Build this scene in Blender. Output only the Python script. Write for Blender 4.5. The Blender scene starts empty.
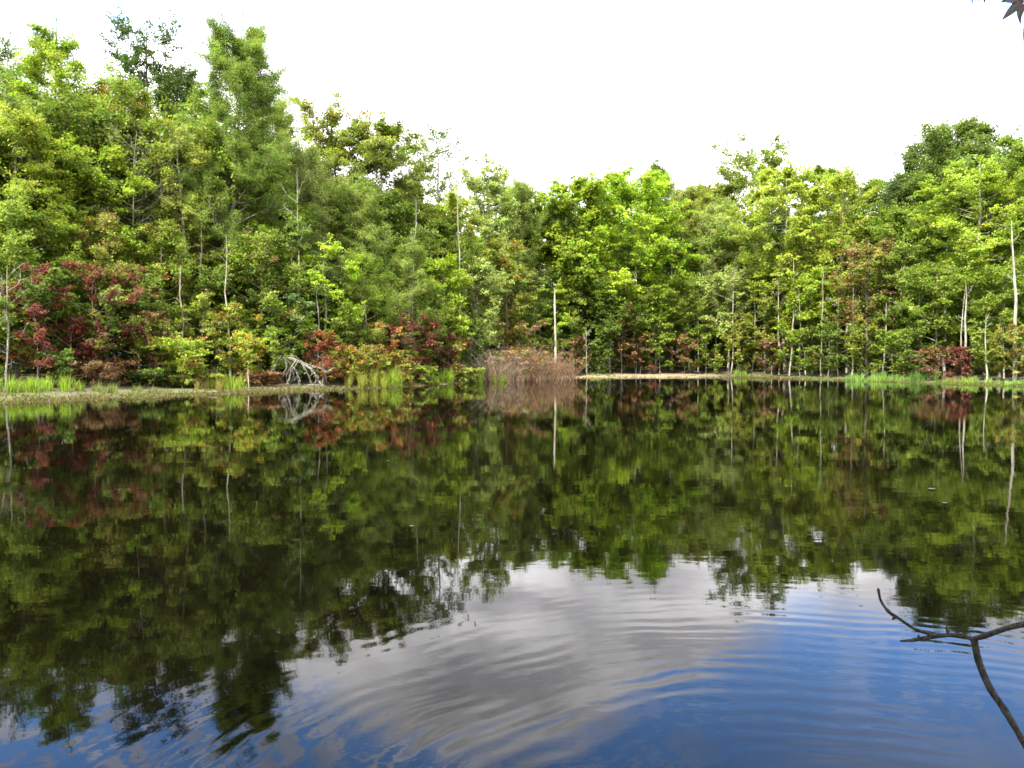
import bpy, math
import numpy as np
R = np.random.default_rng(11)
rad = math.radians
scene = bpy.context.scene

# ------------------------------------------------------------------ camera
F, CX, CY, HZ, CAMH = 800.0, 512.0, 384.0, 359.0, 1.6
PITCH = -math.atan((CY - HZ) / F)
cam = bpy.data.objects.new('camera', bpy.data.cameras.new('camera'))
scene.collection.objects.link(cam)
cam.location = (0, 0, CAMH)
cam.rotation_euler = (rad(90) + PITCH, 0, 0)
cam.data.sensor_width = 36
cam.data.lens = 36 * F / 1024
cam.data.clip_start = 0.05
cam.data.clip_end = 6000
scene.camera = cam

# ------------------------------------------------------------------ light and exposure
scene.view_settings.view_transform = 'Standard'
scene.view_settings.look = 'None'
scene.view_settings.gamma = 1
scene.view_settings.exposure = 1.5
SUN_EL, SUN_AZ = 52, 216            # azimuth clockwise from +Y: behind the camera, to the left
sl = bpy.data.lights.new('sun', 'SUN')
sl.energy = 5.0
sl.angle = rad(0.6)
sl.color = (1, .95, .84)
so = bpy.data.objects.new('sun', sl)
scene.collection.objects.link(so)
so.rotation_euler = (rad(90 - SUN_EL), 0, rad(180 - SUN_AZ))
scene.cycles.filter_width = 1.6
scene.cycles.max_bounces = 7
scene.cycles.diffuse_bounces = 2
scene.cycles.glossy_bounces = 3
scene.cycles.transmission_bounces = 4
scene.cycles.transparent_max_bounces = 4


class NT:
    """Small helper round a node tree."""
    def __init__(s, tree):
        s.t = tree
        tree.nodes.clear()

    def n(s, typ, ins=None, **props):
        nd = s.t.nodes.new(typ)
        for k, v in props.items():
            setattr(nd, k, v)
        for k, v in (ins or {}).items():
            if isinstance(v, bpy.types.NodeSocket):
                s.t.links.new(v, nd.inputs[k])
            else:
                nd.inputs[k].default_value = v
        return nd

    def m(s, op, a, b=0.0, c=None):
        ins = {0: a, 1: b}
        if c is not None:
            ins[2] = c
        return s.n('ShaderNodeMath', ins, operation=op).outputs[0]

    def mix(s, f, a, b, mode='MIX'):
        nd = s.n('ShaderNodeMix', data_type='RGBA', blend_type=mode)
        for k, v in ((0, f), (6, a), (7, b)):
            if isinstance(v, bpy.types.NodeSocket):
                s.t.links.new(v, nd.inputs[k])
            else:
                nd.inputs[k].default_value = v if k == 0 or len(v) == 4 else (*v, 1)
        return nd.outputs[2]

    def smooth(s, v, a, b, lo=0.0, hi=1.0):
        return s.n('ShaderNodeMapRange', {0: v, 1: a, 2: b, 3: lo, 4: hi},
                   interpolation_type='SMOOTHSTEP').outputs[0]

    def ramp(s, v, pts):
        nd = s.n('ShaderNodeValToRGB', {0: v})
        e = nd.color_ramp.elements
        while len(e) < len(pts):
            e.new(0.5)
        for el, (p, c) in zip(e, pts):
            el.position = p
            el.color = (c, c, c, 1) if not hasattr(c, '__len__') else (*c, 1)
        return nd.outputs[0]


w = bpy.data.worlds.new('World')
scene.world = w
w.use_nodes = True
k = NT(w.node_tree)
tc = k.n('ShaderNodeTexCoord').outputs['Generated']
sky = k.n('ShaderNodeTexSky', sky_type='NISHITA', sun_disc=False, sun_elevation=rad(SUN_EL),
          sun_rotation=rad(SUN_AZ), air_density=1.0, dust_density=1.4, ozone_density=1.5).outputs[0]
sep = k.n('ShaderNodeSeparateXYZ', {0: tc})
X_, Y_, Z_ = sep.outputs
az = k.m('ARCTAN2', X_, Y_)                       # 0 = straight across the pond
el = k.m('ARCSINE', Z_)
# lower edge of the blue opening in the cloud, as elevation (deg/100) over azimuth -40..40 deg
azn = k.m('MULTIPLY_ADD', az, 57.2958 / 80, 0.5)
edge = k.ramp(azn, [(0.0, .165), (0.14, .18), (0.32, .215), (0.45, .262), (0.55, .250), (0.66, .200), (0.76, .155), (0.86, .150), (1.0, .17)])
edge = k.m('MULTIPLY', edge, 100 / 57.2958)
strv = k.n('ShaderNodeCombineXYZ', {0: k.m('MULTIPLY', az, 3.0), 1: k.m('MULTIPLY', el, 9.0), 2: k.m('MULTIPLY', az, 0.4)}).outputs[0]
n1 = k.n('ShaderNodeTexNoise', {'Vector': strv, 'Scale': 1.6, 'Detail': 6, 'Roughness': .55}).outputs[0]
n2 = k.n('ShaderNodeTexNoise', {'Vector': strv, 'Scale': 5.5, 'Detail': 7, 'Roughness': .62}).outputs[0]
d = k.m('SUBTRACT', el, edge)
d = k.m('ADD', d, k.m('MULTIPLY_ADD', n1, .10, -.05))
d = k.m('ADD', d, k.m('MULTIPLY_ADD', n2, .08, -.04))
blue = k.smooth(d, -.012, .05)
n3 = k.n('ShaderNodeTexNoise', {'Vector': strv, 'Scale': 11, 'Detail': 5, 'Roughness': .6}).outputs[0]
wisp = k.m('MULTIPLY', k.smooth(k.m('ADD', k.m('MULTIPLY', n2, .5), k.m('MULTIPLY', n3, .5)), .47, .55), k.smooth(az, .2, -.25, .2, .72))
low = k.m('MULTIPLY', k.m('MULTIPLY', k.smooth(az, .26, .42), k.smooth(el, .36, .43)), .3)
blue = k.m('MULTIPLY', blue, k.m('SUBTRACT', 1.0, k.m('MAXIMUM', wisp, low)))
cloudc = k.mix(k.smooth(n1, .3, .7), (9.2, 9.0, 9.6), (25.0, 24.4, 24.6))
# thin bright veil of high cloud over the blue, and broken cloud overhead and behind
skyb = k.mix(1.0, k.mix(1.0, sky, (1.0, 1.0, 1.15), 'MULTIPLY'), (2.9, 7.6, 18.0), 'ADD')
high = k.smooth(el, .5, .8)
behind = k.smooth(Y_, .25, -.1)
blue = k.m('MULTIPLY', blue, k.m('SUBTRACT', 1.0, k.m('MULTIPLY', k.m('MAXIMUM', high, behind), .8)))
cloudc = k.mix(k.m('MAXIMUM', high, behind), cloudc, (19.0, 18.2, 16.8))
final = k.mix(blue, cloudc, skyb)
bg = k.n('ShaderNodeBackground', {0: final, 1: .1})
k.n('ShaderNodeOutputWorld', {0: bg.outputs[0]})


# ------------------------------------------------------------------ basics
def ray(px, py):
    u, v = (px - CX) / F, -(py - CY) / F
    return np.array([u, math.cos(PITCH) - v * math.sin(PITCH), math.sin(PITCH) + v * math.cos(PITCH)])


def at(px, py, D):
    """World point seen at photo position (px, py) at depth D."""
    r = ray(px, py)
    return np.array([0, 0, CAMH]) + r * (D / r[1])


def gx(px, D):
    return (px - CX) / F * D


def tag(o, label=None, cat=None, group=None, kind=None):
    for key, v in (('label', label), ('category', cat), ('group', group), ('kind', kind)):
        if v:
            o[key] = v
    return o


def empty(name, loc):
    o = bpy.data.objects.new(name, None)
    o.location = loc
    scene.collection.objects.link(o)
    return o


def link(name, me, mat, parent=None):
    o = bpy.data.objects.new(name, me)
    me.materials.append(mat)
    scene.collection.objects.link(o)
    if parent is not None:
        o.parent = parent
        o.matrix_parent_inverse.identity()
    return o


def quads(name, V, Fc, col=None, smooth=False):
    """Mesh of quads from arrays; col is one linear base colour per face."""
    me = bpy.data.meshes.new(name)
    V = np.ascontiguousarray(V, np.float32).reshape(-1, 3)
    Fc = np.ascontiguousarray(Fc, np.int32).reshape(-1, 4)
    me.vertices.add(len(V)); me.vertices.foreach_set('co', V.ravel())
    me.loops.add(Fc.size); me.loops.foreach_set('vertex_index', Fc.ravel())
    me.polygons.add(len(Fc)); me.polygons.foreach_set('loop_start', np.arange(0, Fc.size, 4, dtype=np.int32))
    if smooth:
        me.polygons.foreach_set('use_smooth', np.ones(len(Fc), bool))
    if col is not None:
        a = me.attributes.new('col', 'FLOAT_COLOR', 'FACE')
        c4 = np.ones((len(Fc), 4), np.float32); c4[:, :3] = np.clip(col, .002, .9)
        a.data.foreach_set('color', c4.ravel())
    me.update(calc_edges=True)
    return me


def nrm(v):
    return v / (np.linalg.norm(v, axis=-1, keepdims=True) + 1e-9)


def tubes(P, Rd, sides=5):
    """n tapered tubes: P (n,m,3) centre lines, Rd (n,m) radii -> vertices, faces."""
    P = np.asarray(P, float); Rd = np.asarray(Rd, float)
    n, m, _ = P.shape
    T = nrm(np.gradient(P, axis=1))
    mean = nrm(T.mean(1))
    ref = np.where(np.abs(mean[:, 2:3]) > .8, np.array([[1., 0, 0]]), np.array([[0, 0, 1.]]))[:, None]
    A = nrm(np.cross(T, np.broadcast_to(ref, T.shape)))
    B = np.cross(T, A)
    th = np.linspace(0, 2 * np.pi, sides, endpoint=False)
    V = P[:, :, None] + Rd[:, :, None, None] * (np.cos(th)[:, None] * A[:, :, None] + np.sin(th)[:, None] * B[:, :, None])
    idx = np.arange(n * m * sides).reshape(n, m, sides)
    a = idx[:, :-1]; b = idx[:, 1:]
    Fc = np.stack([a, np.roll(a, -1, 2), np.roll(b, -1, 2), b], -1)
    return V.reshape(-1, 3), Fc.reshape(-1, 4)


def join(parts):
    Vs, Fs, o = [], [], 0
    for V, Fc in parts:
        Vs.append(V); Fs.append(Fc + o); o += len(V)
    return np.concatenate(Vs), np.concatenate(Fs)


def smooth_path(P, m=28):
    P = np.asarray(P, float)
    t = np.concatenate([[0], np.cumsum(np.linalg.norm(np.diff(P, axis=0), axis=1))]); t /= t[-1]
    Q = np.concatenate([[2 * P[0] - P[1]], P, [2 * P[-1] - P[-2]]])
    out = []
    for u in np.linspace(0, 1, m):
        i = min(int(np.searchsorted(t, u, 'right')) - 1, len(P) - 2); i = max(i, 0)
        f = (u - t[i]) / (t[i + 1] - t[i])
        p0, p1, p2, p3 = Q[i], Q[i + 1], Q[i + 2], Q[i + 3]
        out.append(.5 * ((2 * p1) + (-p0 + p2) * f + (2 * p0 - 5 * p1 + 4 * p2 - p3) * f * f + (-p0 + 3 * p1 - 3 * p2 + p3) * f ** 3))
    return np.array(out)


# ------------------------------------------------------------------ materials
def mat_new(name):
    m_ = bpy.data.materials.new(name)
    m_.use_nodes = True
    return m_, NT(m_.node_tree)


def leaf_mat(name, transl=.46, rough=.5):
    m_, k = mat_new(name)
    c = k.n('ShaderNodeAttribute', attribute_name='col').outputs['Color']
    p = k.n('ShaderNodeBsdfPrincipled', {'Base Color': c, 'Roughness': rough, 'Specular IOR Level': .2})
    t = k.n('ShaderNodeBsdfTranslucent', {0: k.mix(1.0, c, (1.15, 1.3, .6), 'MULTIPLY')})
    mx = k.n('ShaderNodeMixShader', {0: transl, 1: p.outputs[0], 2: t.outputs[0]})
    k.n('ShaderNodeOutputMaterial', {0: mx.outputs[0]})
    return m_


def bark_mat(name, c1, c2, scale=6.0, stretch=.25, bump=.4):
    m_, k = mat_new(name)
    pos = k.n('ShaderNodeNewGeometry').outputs['Position']
    mp = k.n('ShaderNodeMapping', {0: pos, 3: (1, 1, stretch)}).outputs[0]
    n = k.n('ShaderNodeTexNoise', {'Vector': mp, 'Scale': scale, 'Detail': 6, 'Roughness': .65}).outputs[0]
    c = k.mix(k.smooth(n, .38, .62), c1, c2)
    bp = k.n('ShaderNodeBump', {'Strength': bump, 'Distance': .02, 'Height': n}).outputs[0]
    p = k.n('ShaderNodeBsdfPrincipled', {'Base Color': c, 'Roughness': .9, 'Normal': bp, 'Specular IOR Level': .2})
    k.n('ShaderNodeOutputMaterial', {0: p.outputs[0]})
    return m_


M_LEAF = leaf_mat('foliage')
M_NEEDLE = leaf_mat('needle_foliage', .22, .6)
M_GRASS = leaf_mat('grass_blades', .4, .5)
M_TWIG = leaf_mat('dry_twigs', .05, .9)
BARK = {
    'grey': bark_mat('grey_bark', (.10, .085, .065), (.20, .18, .145)),
    'dark': bark_mat('dark_bark', (.04, .032, .025), (.10, .082, .062)),
    'pale': bark_mat('pale_bark', (.15, .135, .10), (.33, .31, .25)),
    'bleached': bark_mat('bleached_wood', (.17, .155, .125), (.34, .315, .26)),
    'snag': bark_mat('sunbleached_snag', (.22, .20, .15), (.42, .39, .31)),
}
M_SHADED_BARK = bark_mat('shade_darkened_bark', (.004, .0035, .003), (.030, .026, .022), 55, .5, 1.0)  # near-black bark: the shade over the foreground branch is put into its colour

# ------------------------------------------------------------------ shoreline and ground
SH_PX = np.array([-420, -200, 0, 60, 130, 200, 270, 330, 400, 450, 500, 560, 630, 700, 770, 850, 930, 1024, 1200, 1420], float)
SH_Y = np.array([19, 24.5, 29, 30, 32.3, 35.5, 38.5, 41, 46, 52, 58, 66, 70, 71, 67, 59, 52.5, 47, 39, 30])


def shoreD(px):
    return np.interp(px, SH_PX, SH_Y)


def landoff(px):
    return float(np.interp(px, [0, 150, 250, 350, 420, 540, 590, 720, 780], [3.6, 3.3, 1.9, .5, 0, .3, 1.8, 1.8, .3]))


far = [(gx(a, b), b) for a, b in zip(SH_PX, SH_Y)]
near = [(31, 20), (24, 9), (12, 2.6), (6, 1.5), (2.4, 1.2), (0, 1.3), (-3, 1.6), (-8, 2.4), (-17, 7), (-22, 13)]
POLY = np.array(far + near)


def shore_dist(x, y):
    """Signed distance to the pond outline, positive on land."""
    x = np.asarray(x, float); y = np.asarray(y, float)
    best = np.full(x.shape, 1e9); ins = np.zeros(x.shape, bool)
    n = len(POLY)
    for i in range(n):
        (x0, y0), (x1, y1) = POLY[i], POLY[(i + 1) % n]
        dx, dy = x1 - x0, y1 - y0
        t = np.clip(((x - x0) * dx + (y - y0) * dy) / (dx * dx + dy * dy), 0, 1)
        best = np.minimum(best, np.hypot(x - x0 - t * dx, y - y0 - t * dy))
        cr = (y0 > y) != (y1 > y)
        with np.errstate(divide='ignore', invalid='ignore'):
            xi = x0 + (y - y0) * dx / (dy if dy else 1e-9)
        ins ^= cr & (x < xi)
    return np.where(ins, -best, best)


def ground_z(x, y):
    x = np.asarray(x, float); y = np.asarray(y, float)
    wob = .35 * np.sin(x * .9 + .5 * np.sin(y * .7)) + .25 * np.sin(x * 2.3 + y * 1.1) + .12 * np.sin(x * 5.1 - y * 1.7)
    dd = shore_dist(x, y) + wob
    z = np.where(dd < 0, np.maximum(dd * .12, -.8), 0)
    z = np.where(dd >= 0, .055 * np.clip(dd, 0, 4) + .07 * np.clip(dd - 4, 0, 30) + .11 * np.clip(dd - 34, 0, 70), z)
    z = z + np.where(dd > .4, .05 * np.sin(x * 1.7 + y) * np.sin(y * 1.3 - x * .4), 0)
    return z


def gz(x, y):
    return float(ground_z(np.array([x]), np.array([y]))[0])


def axis(lo, hi, step, far_, grow=1.25):
    a = list(np.arange(lo, hi + step, step)); s = step
    while a[-1] < far_:
        s *= grow; a.append(a[-1] + s)
    s = step
    while a[0] > -far_:
        s *= grow; a.insert(0, a[0] - s)
    return np.array(a)


gxs, gys = axis(-46, 56, .33, 2600), axis(-3, 90, .33, 2600)
GX, GY = np.meshgrid(gxs, gys)
GZ = ground_z(GX, GY)
ny, nx = GX.shape
ii = np.arange(ny * nx).reshape(ny, nx)
FQ = np.stack([ii[:-1, :-1], ii[:-1, 1:], ii[1:, 1:], ii[1:, :-1]], -1)
m_ground, k = mat_new('ground')
pos = k.n('ShaderNodeNewGeometry').outputs['Position']
nA = k.n('ShaderNodeTexNoise', {'Vector': pos, 'Scale': .35, 'Detail': 5, 'Roughness': .6}).outputs[0]
nB = k.n('ShaderNodeTexNoise', {'Vector': pos, 'Scale': 5, 'Detail': 8, 'Roughness': .7}).outputs[0]
nC = k.n('ShaderNodeTexNoise', {'Vector': pos, 'Scale': 22, 'Detail': 4, 'Roughness': .7}).outputs[0]
sxyz = k.n('ShaderNodeSeparateXYZ', {0: pos}).outputs
mud = k.mix(k.smooth(nC, .35, .65), (.05, .038, .022), (.125, .098, .055))
moss = k.mix(k.smooth(nB, .4, .6), (.05, .065, .018), (.10, .12, .035))
litter = k.mix(k.smooth(nC, .45, .6), (.030, .024, .013), (.085, .062, .030))
sand = k.mix(k.smooth(nB, .3, .7), (.17, .130, .075), (.26, .20, .12))
c = k.mix(k.smooth(nA, .42, .56), mud, moss)
sandm = k.m('MULTIPLY', k.smooth(sxyz[0], -6, 0), k.smooth(sxyz[0], 21, 15))
sandm = k.m('MULTIPLY', sandm, k.smooth(nB, .25, .45))
sandm = k.m('MULTIPLY', sandm, k.smooth(sxyz[1], 45, 52))
c = k.mix(sandm, c, sand)
c = k.mix(k.smooth(sxyz[2], .13, .30), c, litter)
bp = k.n('ShaderNodeBump', {'Strength': .8, 'Distance': .05, 'Height': nC}).outputs[0]
p = k.n('ShaderNodeBsdfPrincipled', {'Base Color': c, 'Roughness': .9, 'Normal': bp})
k.n('ShaderNodeOutputMaterial', {0: p.outputs[0]})
g = link('ground', quads('ground', np.stack([GX, GY, GZ], -1), FQ, smooth=True), m_ground)
tag(g, 'muddy bank and leaf litter ground around the pond', kind='structure')

# ------------------------------------------------------------------ water
m_water, k = mat_new('pond_water')
pos = k.n('ShaderNodeNewGeometry').outputs['Position']
sx = k.n('ShaderNodeSeparateXYZ', {0: pos}).outputs


def rings(cx, cy, wl, r0, r1, amp):
    wob = k.n('ShaderNodeTexNoise', {'Vector': pos, 'Scale': .9, 'Detail': 2}).outputs[0]
    dx = k.m('SUBTRACT', sx[0], cx); dy = k.m('SUBTRACT', sx[1], cy)
    r = k.m('SQRT', k.m('ADD', k.m('MULTIPLY', dx, dx), k.m('MULTIPLY', dy, dy)))
    ph = k.m('MULTIPLY', k.m('ADD', r, k.m('MULTIPLY', wob, wl * 3.2)), 2 * math.pi / wl)
    win = k.m('MULTIPLY', k.smooth(r, r0 * .3, r0), k.smooth(r, r1, r1 * .4))
    brk = k.smooth(k.n('ShaderNodeTexNoise', {'Vector': pos, 'Scale': 1.1, 'Detail': 4, 'Roughness': .6}).outputs[0], .34, .62)
    return k.m('MULTIPLY', k.m('MULTIPLY', k.m('SINE', ph), k.m('MULTIPLY', win, brk)), amp)


mpA = k.n('ShaderNodeMapping', {0: pos, 2: (0, 0, rad(8)), 3: (.45, 1.0, 1)}).outputs[0]
wA = k.n('ShaderNodeTexNoise', {'Vector': mpA, 'Scale': 1.3, 'Detail': 2, 'Roughness': .45}).outputs[0]
wB = k.n('ShaderNodeTexNoise', {'Vector': mpA, 'Scale': 6.5, 'Detail': 3, 'Roughness': .5}).outputs[0]
patch = k.smooth(k.n('ShaderNodeTexNoise', {'Vector': pos, 'Scale': .11, 'Detail': 2}).outputs[0], .42, .62, .35, 1.0)
hgt = k.m('ADD', k.m('MULTIPLY', wA, .0013), k.m('MULTIPLY', k.m('MULTIPLY', wB, patch), .0008))
hgt = k.m('ADD', hgt, rings(1.3, 2.1, .145, .5, 4.2, .00036))
bp = k.n('ShaderNodeBump', {'Strength': 1.0, 'Distance': 1.0, 'Height': hgt}).outputs[0]
p = k.n('ShaderNodeBsdfPrincipled', {'Base Color': (.0014, .0012, .0006, 1), 'Roughness': .02, 'IOR': 1.158, 'Normal': bp})
k.n('ShaderNodeOutputMaterial', {0: p.outputs[0]})
wx, wy = np.meshgrid(np.linspace(-46, 50, 25), np.linspace(0, 84, 22))
ii = np.arange(wx.size).reshape(wx.shape)
FQ = np.stack([ii[:-1, :-1], ii[:-1, 1:], ii[1:, 1:], ii[1:, :-1]], -1)
o = link('water', quads('water', np.stack([wx, wy, wx * 0], -1), FQ, smooth=True), m_water)
tag(o, 'dark still pond water with fine ripples', kind='structure')

# ------------------------------------------------------------------ foliage machinery
PAL = dict(
    bright=(.222, .290, .028), yellow=(.262, .310, .042), mid=(.152, .208, .026), olive=(.198, .222, .038),
    dark=(.066, .100, .024), pale=(.248, .292, .085), blue=(.108, .155, .048), lime=(.250, .345, .028),
    red=(.18, .055, .030), wine=(.125, .036, .029), rust=(.24, .11, .035), orange=(.32, .17, .03),
    brown=(.17, .10, .050), deep=(.105, .150, .023), feather=(.185, .235, .050), gold=(.33, .31, .04))


def leaves(C, S, nrmls, size, col, aspect=.62, droop=.0, curl=.12):
    """Leaf faces at C (n,3); nrmls (n,3) facing; size (n,)."""
    n = len(C)
    nn = nrm(nrmls)
    dd = nrm(np.cross(nn, R.normal(size=(n, 3))))
    dd = nrm(dd + np.array([0, 0, -droop]))
    s = nrm(np.cross(nn, dd)) * (size * aspect * .5)[:, None]
    up = nn * (size * curl)[:, None]
    L = dd * size[:, None]
    V = np.stack([C - L * .5, C - L * .08 + s + up, C + L * .5, C - L * .08 - s + up], 1)
    return V, np.arange(4 * n).reshape(n, 4), col


def jitter_cols(base, n_cl, cl_of, leafvar=.2, clvar=.18, alt=None, altp=0.0, hue=.06):
    base = np.array(base)
    cb = base * np.exp(R.normal(0, clvar, (n_cl, 1))) * np.exp(R.normal(0, hue, (n_cl, 3)) * [1, .4, 1])
    if alt is not None and altp > 0:
        alts = np.array([PAL[a] for a in alt])
        pick = R.random(n_cl) < altp
        ac = alts[R.integers(0, len(alts), n_cl)] * np.exp(R.normal(0, .2, (n_cl, 1)))
        cb = np.where(pick[:, None], ac * .75 + cb * .25, cb)
    c = cb[cl_of] * np.exp(R.normal(0, leafvar, (len(cl_of), 1)))
    c = c * np.exp(R.normal(0, .08, c.shape))
    return c


def profile(t, kind):
    if kind == 'cone':
        return np.clip(1.05 - t, 0, 1) ** .8 * np.clip(t * 8 + .5, 0, 1)
    if kind == 'spire':
        return (.30 + .70 * np.clip(1 - t, 0, 1) ** .8) * np.clip(t * 5 + .6, 0, 1)
    if kind == 'oval':
        return np.sqrt(np.clip(1 - (2 * t - .9) ** 2 / 1.25, .13, 1))
    if kind == 'vase':
        return .35 + .65 * np.sin(np.clip(t * 2.1, 0, np.pi)) ** .7 * (1 - .25 * t)
    if kind == 'column':
        return np.clip(.75 + .25 * np.sin(t * 9), .3, 1) * np.clip((1.08 - t) * 4, .15, 1)
    return np.sqrt(np.clip(1 - (1.7 * t - .7) ** 2, .16, 1))


STY = dict(
    # shape, branches, twigs per branch, clump radius (m), flattening, leaf px, leaves per clump, rise, droop
    maple=dict(shape='oval', nb=38, nt=11, cr=.47, fl=.42, lp=2.7, k=46, rise=.42),
    airy=dict(shape='vase', nb=28, nt=8, cr=.48, fl=.6, lp=2.5, k=56, rise=.85),
    feather=dict(shape='spire', nb=54, nt=11, cr=.42, fl=.6, lp=2.0, k=58, rise=.85),
    pine=dict(shape='cone', nb=40, nt=7, cr=.55, fl=.38, lp=1.9, k=70, rise=.18),
    round=dict(shape='round', nb=36, nt=11, cr=.50, fl=.6, lp=2.5, k=48, rise=.55),
    column=dict(shape='column', nb=34, nt=6, cr=.5, fl=.5, lp=2.3, k=56, rise=.7),
    shrub=dict(shape='round', nb=12, nt=7, cr=.34, fl=.55, lp=2.6, k=42, rise=.6),
    layer=dict(shape='vase', nb=15, nt=8, cr=.42, fl=.28, lp=2.7, k=46, rise=.22),
)
SCALE_D = 48.0


def woody(base, H, Rc, cb, sty, lean=(0, 0), tr=None, multi=1):
    """Trunk line, branch lines and twig lines of one plant in local coordinates."""
    m = 9
    s = np.linspace(0, 1, m)
    wob = np.cumsum(R.normal(0, .011 * H, (m, 2)), 0) * .6
    wob[0] = 0
    tp = np.zeros((m, 3))
    tp[:, 2] = s * H * .97
    tp[:, 0] = wob[:, 0] + lean[0] * H * s ** 1.4
    tp[:, 1] = wob[:, 1] + lean[1] * H * s ** 1.4
    tr = tr or .0085 * H + .02
    trr = tr * (1 - .93 * s) ** .8
    trr[0] *= 1.35
    nb = sty['nb']
    t = (np.arange(nb) + R.random(nb)) / nb
    t = t ** .92
    zz = (cb + (1 - cb) * t * .93) * .97
    start = np.stack([np.interp(zz, s, tp[:, i]) for i in range(3)], 1)
    a = np.arange(nb) * 2.39996 + R.normal(0, .5, nb)
    rr = Rc * profile(t, sty['shape']) * R.uniform(.62, 1.12, nb)
    rise = sty['rise'] * (.45 + .9 * t) + R.normal(0, .12, nb)
    end = start + np.stack([np.cos(a) * rr, np.sin(a) * rr, rr * rise], 1)
    end[:, 2] = np.minimum(end[:, 2], H * R.uniform(.93, 1.0, nb))
    q = np.linspace(0, 1, 5)[None, :, None]
    bow = (R.normal(0, .1, (nb, 1, 3)) + np.array([0, 0, -.09])) * rr[:, None, None]
    BP = start[:, None] * (1 - q) + end[:, None] * q + bow * (4 * q * (1 - q))
    br0 = np.interp(zz, s, trr) * .42 + .006
    BR = br0[:, None] * (1 - .85 * q[..., 0])
    # twigs
    nt = sty['nt']
    f = R.uniform(.3, 1.0, (nb, nt)) ** .8
    f[:, 0] = 1.0
    fi = f * 4
    i0 = np.clip(fi.astype(int), 0, 3); fr = (fi - i0)[..., None]
    bi = np.arange(nb)[:, None]
    ts = BP[bi, i0] * (1 - fr) + BP[bi, i0 + 1] * fr
    dirb = nrm(end - start)[:, None]
    td = nrm(dirb * .8 + R.normal(0, .62, (nb, nt, 3)) + np.array([0, 0, .18]))
    tl = (rr[:, None] * R.uniform(.16, .42, (nb, nt)) + .12)
    te = ts + td * tl[..., None]
    te[..., 2] = np.minimum(te[..., 2], H)
    mid = (ts + te) / 2 + R.normal(0, .05, ts.shape) * tl[..., None]
    TP = np.stack([ts, mid, te], 2).reshape(-1, 3, 3)
    TR = np.repeat((br0[:, None] * .3 * np.ones((1, nt))).reshape(-1, 1), 3, 1) * np.array([[1, .7, .3]]) + .002
    return tp, trr, BP, BR, TP, TR


def tree(name, px, ty, wpx, off, style, pal, label, cat='tree', group='woodland trees across the pond',
         cb=.3, bark='grey', alt=None, altp=0., dens=1., lean=(0, 0), tr=None, leafy=True, baseY=None, lp=None,
         H=None, X=None, rad_m=None):
    sty = dict(STY[style])
    if cat in ('tree',):
        Dq = float(shoreD(px) + landoff(px) + off) if baseY is None else baseY
        hq = (HZ - ty) * Dq / F if H is None else H
        sty['nb'] = int(sty['nb'] * min(1.7, max(.75, hq * (1 - cb) / 9)))
    D = float(shoreD(px) + landoff(px) + off) if baseY is None else baseY
    x = gx(px, D) if X is None else X
    z0 = gz(x, D) - .05
    Ht = (at(px, ty, D)[2] - z0) if H is None else H
    Rc = wpx * D / F / 2 if rad_m is None else rad_m
    D = D if X is None else 30.0
    sc_ = D / SCALE_D
    tp, trr, BP, BR, TP, TR = woody((x, D, z0), Ht, Rc, cb, sty, lean, tr)
    root = empty(name, (x, D if X is None else baseY, z0))
    tag(root, label, cat, group)
    bm_ = BARK[bark]
    V, Fc = tubes(tp[None], trr[None], 8)
    link('trunk', quads('trunk', V, Fc, smooth=True), bm_, root)
    Bv = join([tubes(BP, np.maximum(BR, .006 * sc_), 4), tubes(TP, np.maximum(TR, .004 * sc_), 3)])
    link('branches', quads('branches', *Bv, smooth=True), bm_, root)
    if not leafy:
        return root
    # clumps of leaves: one at each twig end, one half way, a few on the leader
    cr = sty['cr'] * (.55 + .45 * min(2.3, Rc / 2.2))
    lq = np.linspace(cb + .1, 1.0, 14)
    lead = np.stack([np.interp(lq, np.linspace(0, 1, 9), tp[:, i_]) for i_ in range(3)], 1)
    lead = lead + R.normal(0, .35, lead.shape) * cr
    C = np.concatenate([TP[:, 2], TP[R.random(len(TP)) < .55, 1], lead])
    nC = len(C)
    area = (cr / sty['cr']) ** 2 / sc_ ** 1.3
    kk = np.maximum(4, (1.28 * sty['k'] * dens * area * R.uniform(.35, 1.35, nC))).astype(int)
    cl = np.repeat(np.arange(nC), kk)
    n = len(cl)
    # leaves sit along a short spray that continues the twig, thinning towards its tip
    nt_ = len(TP)
    sd = np.zeros((nC, 3))
    sd[:nt_] = TP[:, 2] - TP[:, 0]
    sd = nrm(sd + R.normal(0, .05, sd.shape)) * (cr * R.uniform(.9, 1.9, nC))[:, None]
    if style in ('feather', 'airy', 'column'):
        sd[:, 2] += cr * .5
    u = R.random(n) ** .8
    P = C[cl] + sd[cl] * (u - .62)[:, None] + R.normal(0, 1, (n, 3)) * np.array([1, 1, sty['fl'] * .8]) * (cr * (.42 - .2 * u))[:, None]
    P[:, 2] = np.maximum(P[:, 2], .12)
    outw = nrm(P * [1, 1, 0] + 1e-6)
    N_ = np.array([0, 0, 1.]) * .9 + outw * .35 + R.normal(0, .55, (n, 3))
    ls = .87 * (lp or sty['lp']) * D / F * R.uniform(.65, 1.3, n)
    col = jitter_cols(PAL[pal] if isinstance(pal, str) else pal, nC, cl, alt=alt, altp=altp)
    V, Fc, col = leaves(P, None, N_, ls, col, aspect=.34 if style in ('feather', 'pine') else .68, droop=.25)
    link('crown', quads('crown', V, Fc, col), M_NEEDLE if style in ('pine',) else M_LEAF, root)
    return root


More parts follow.
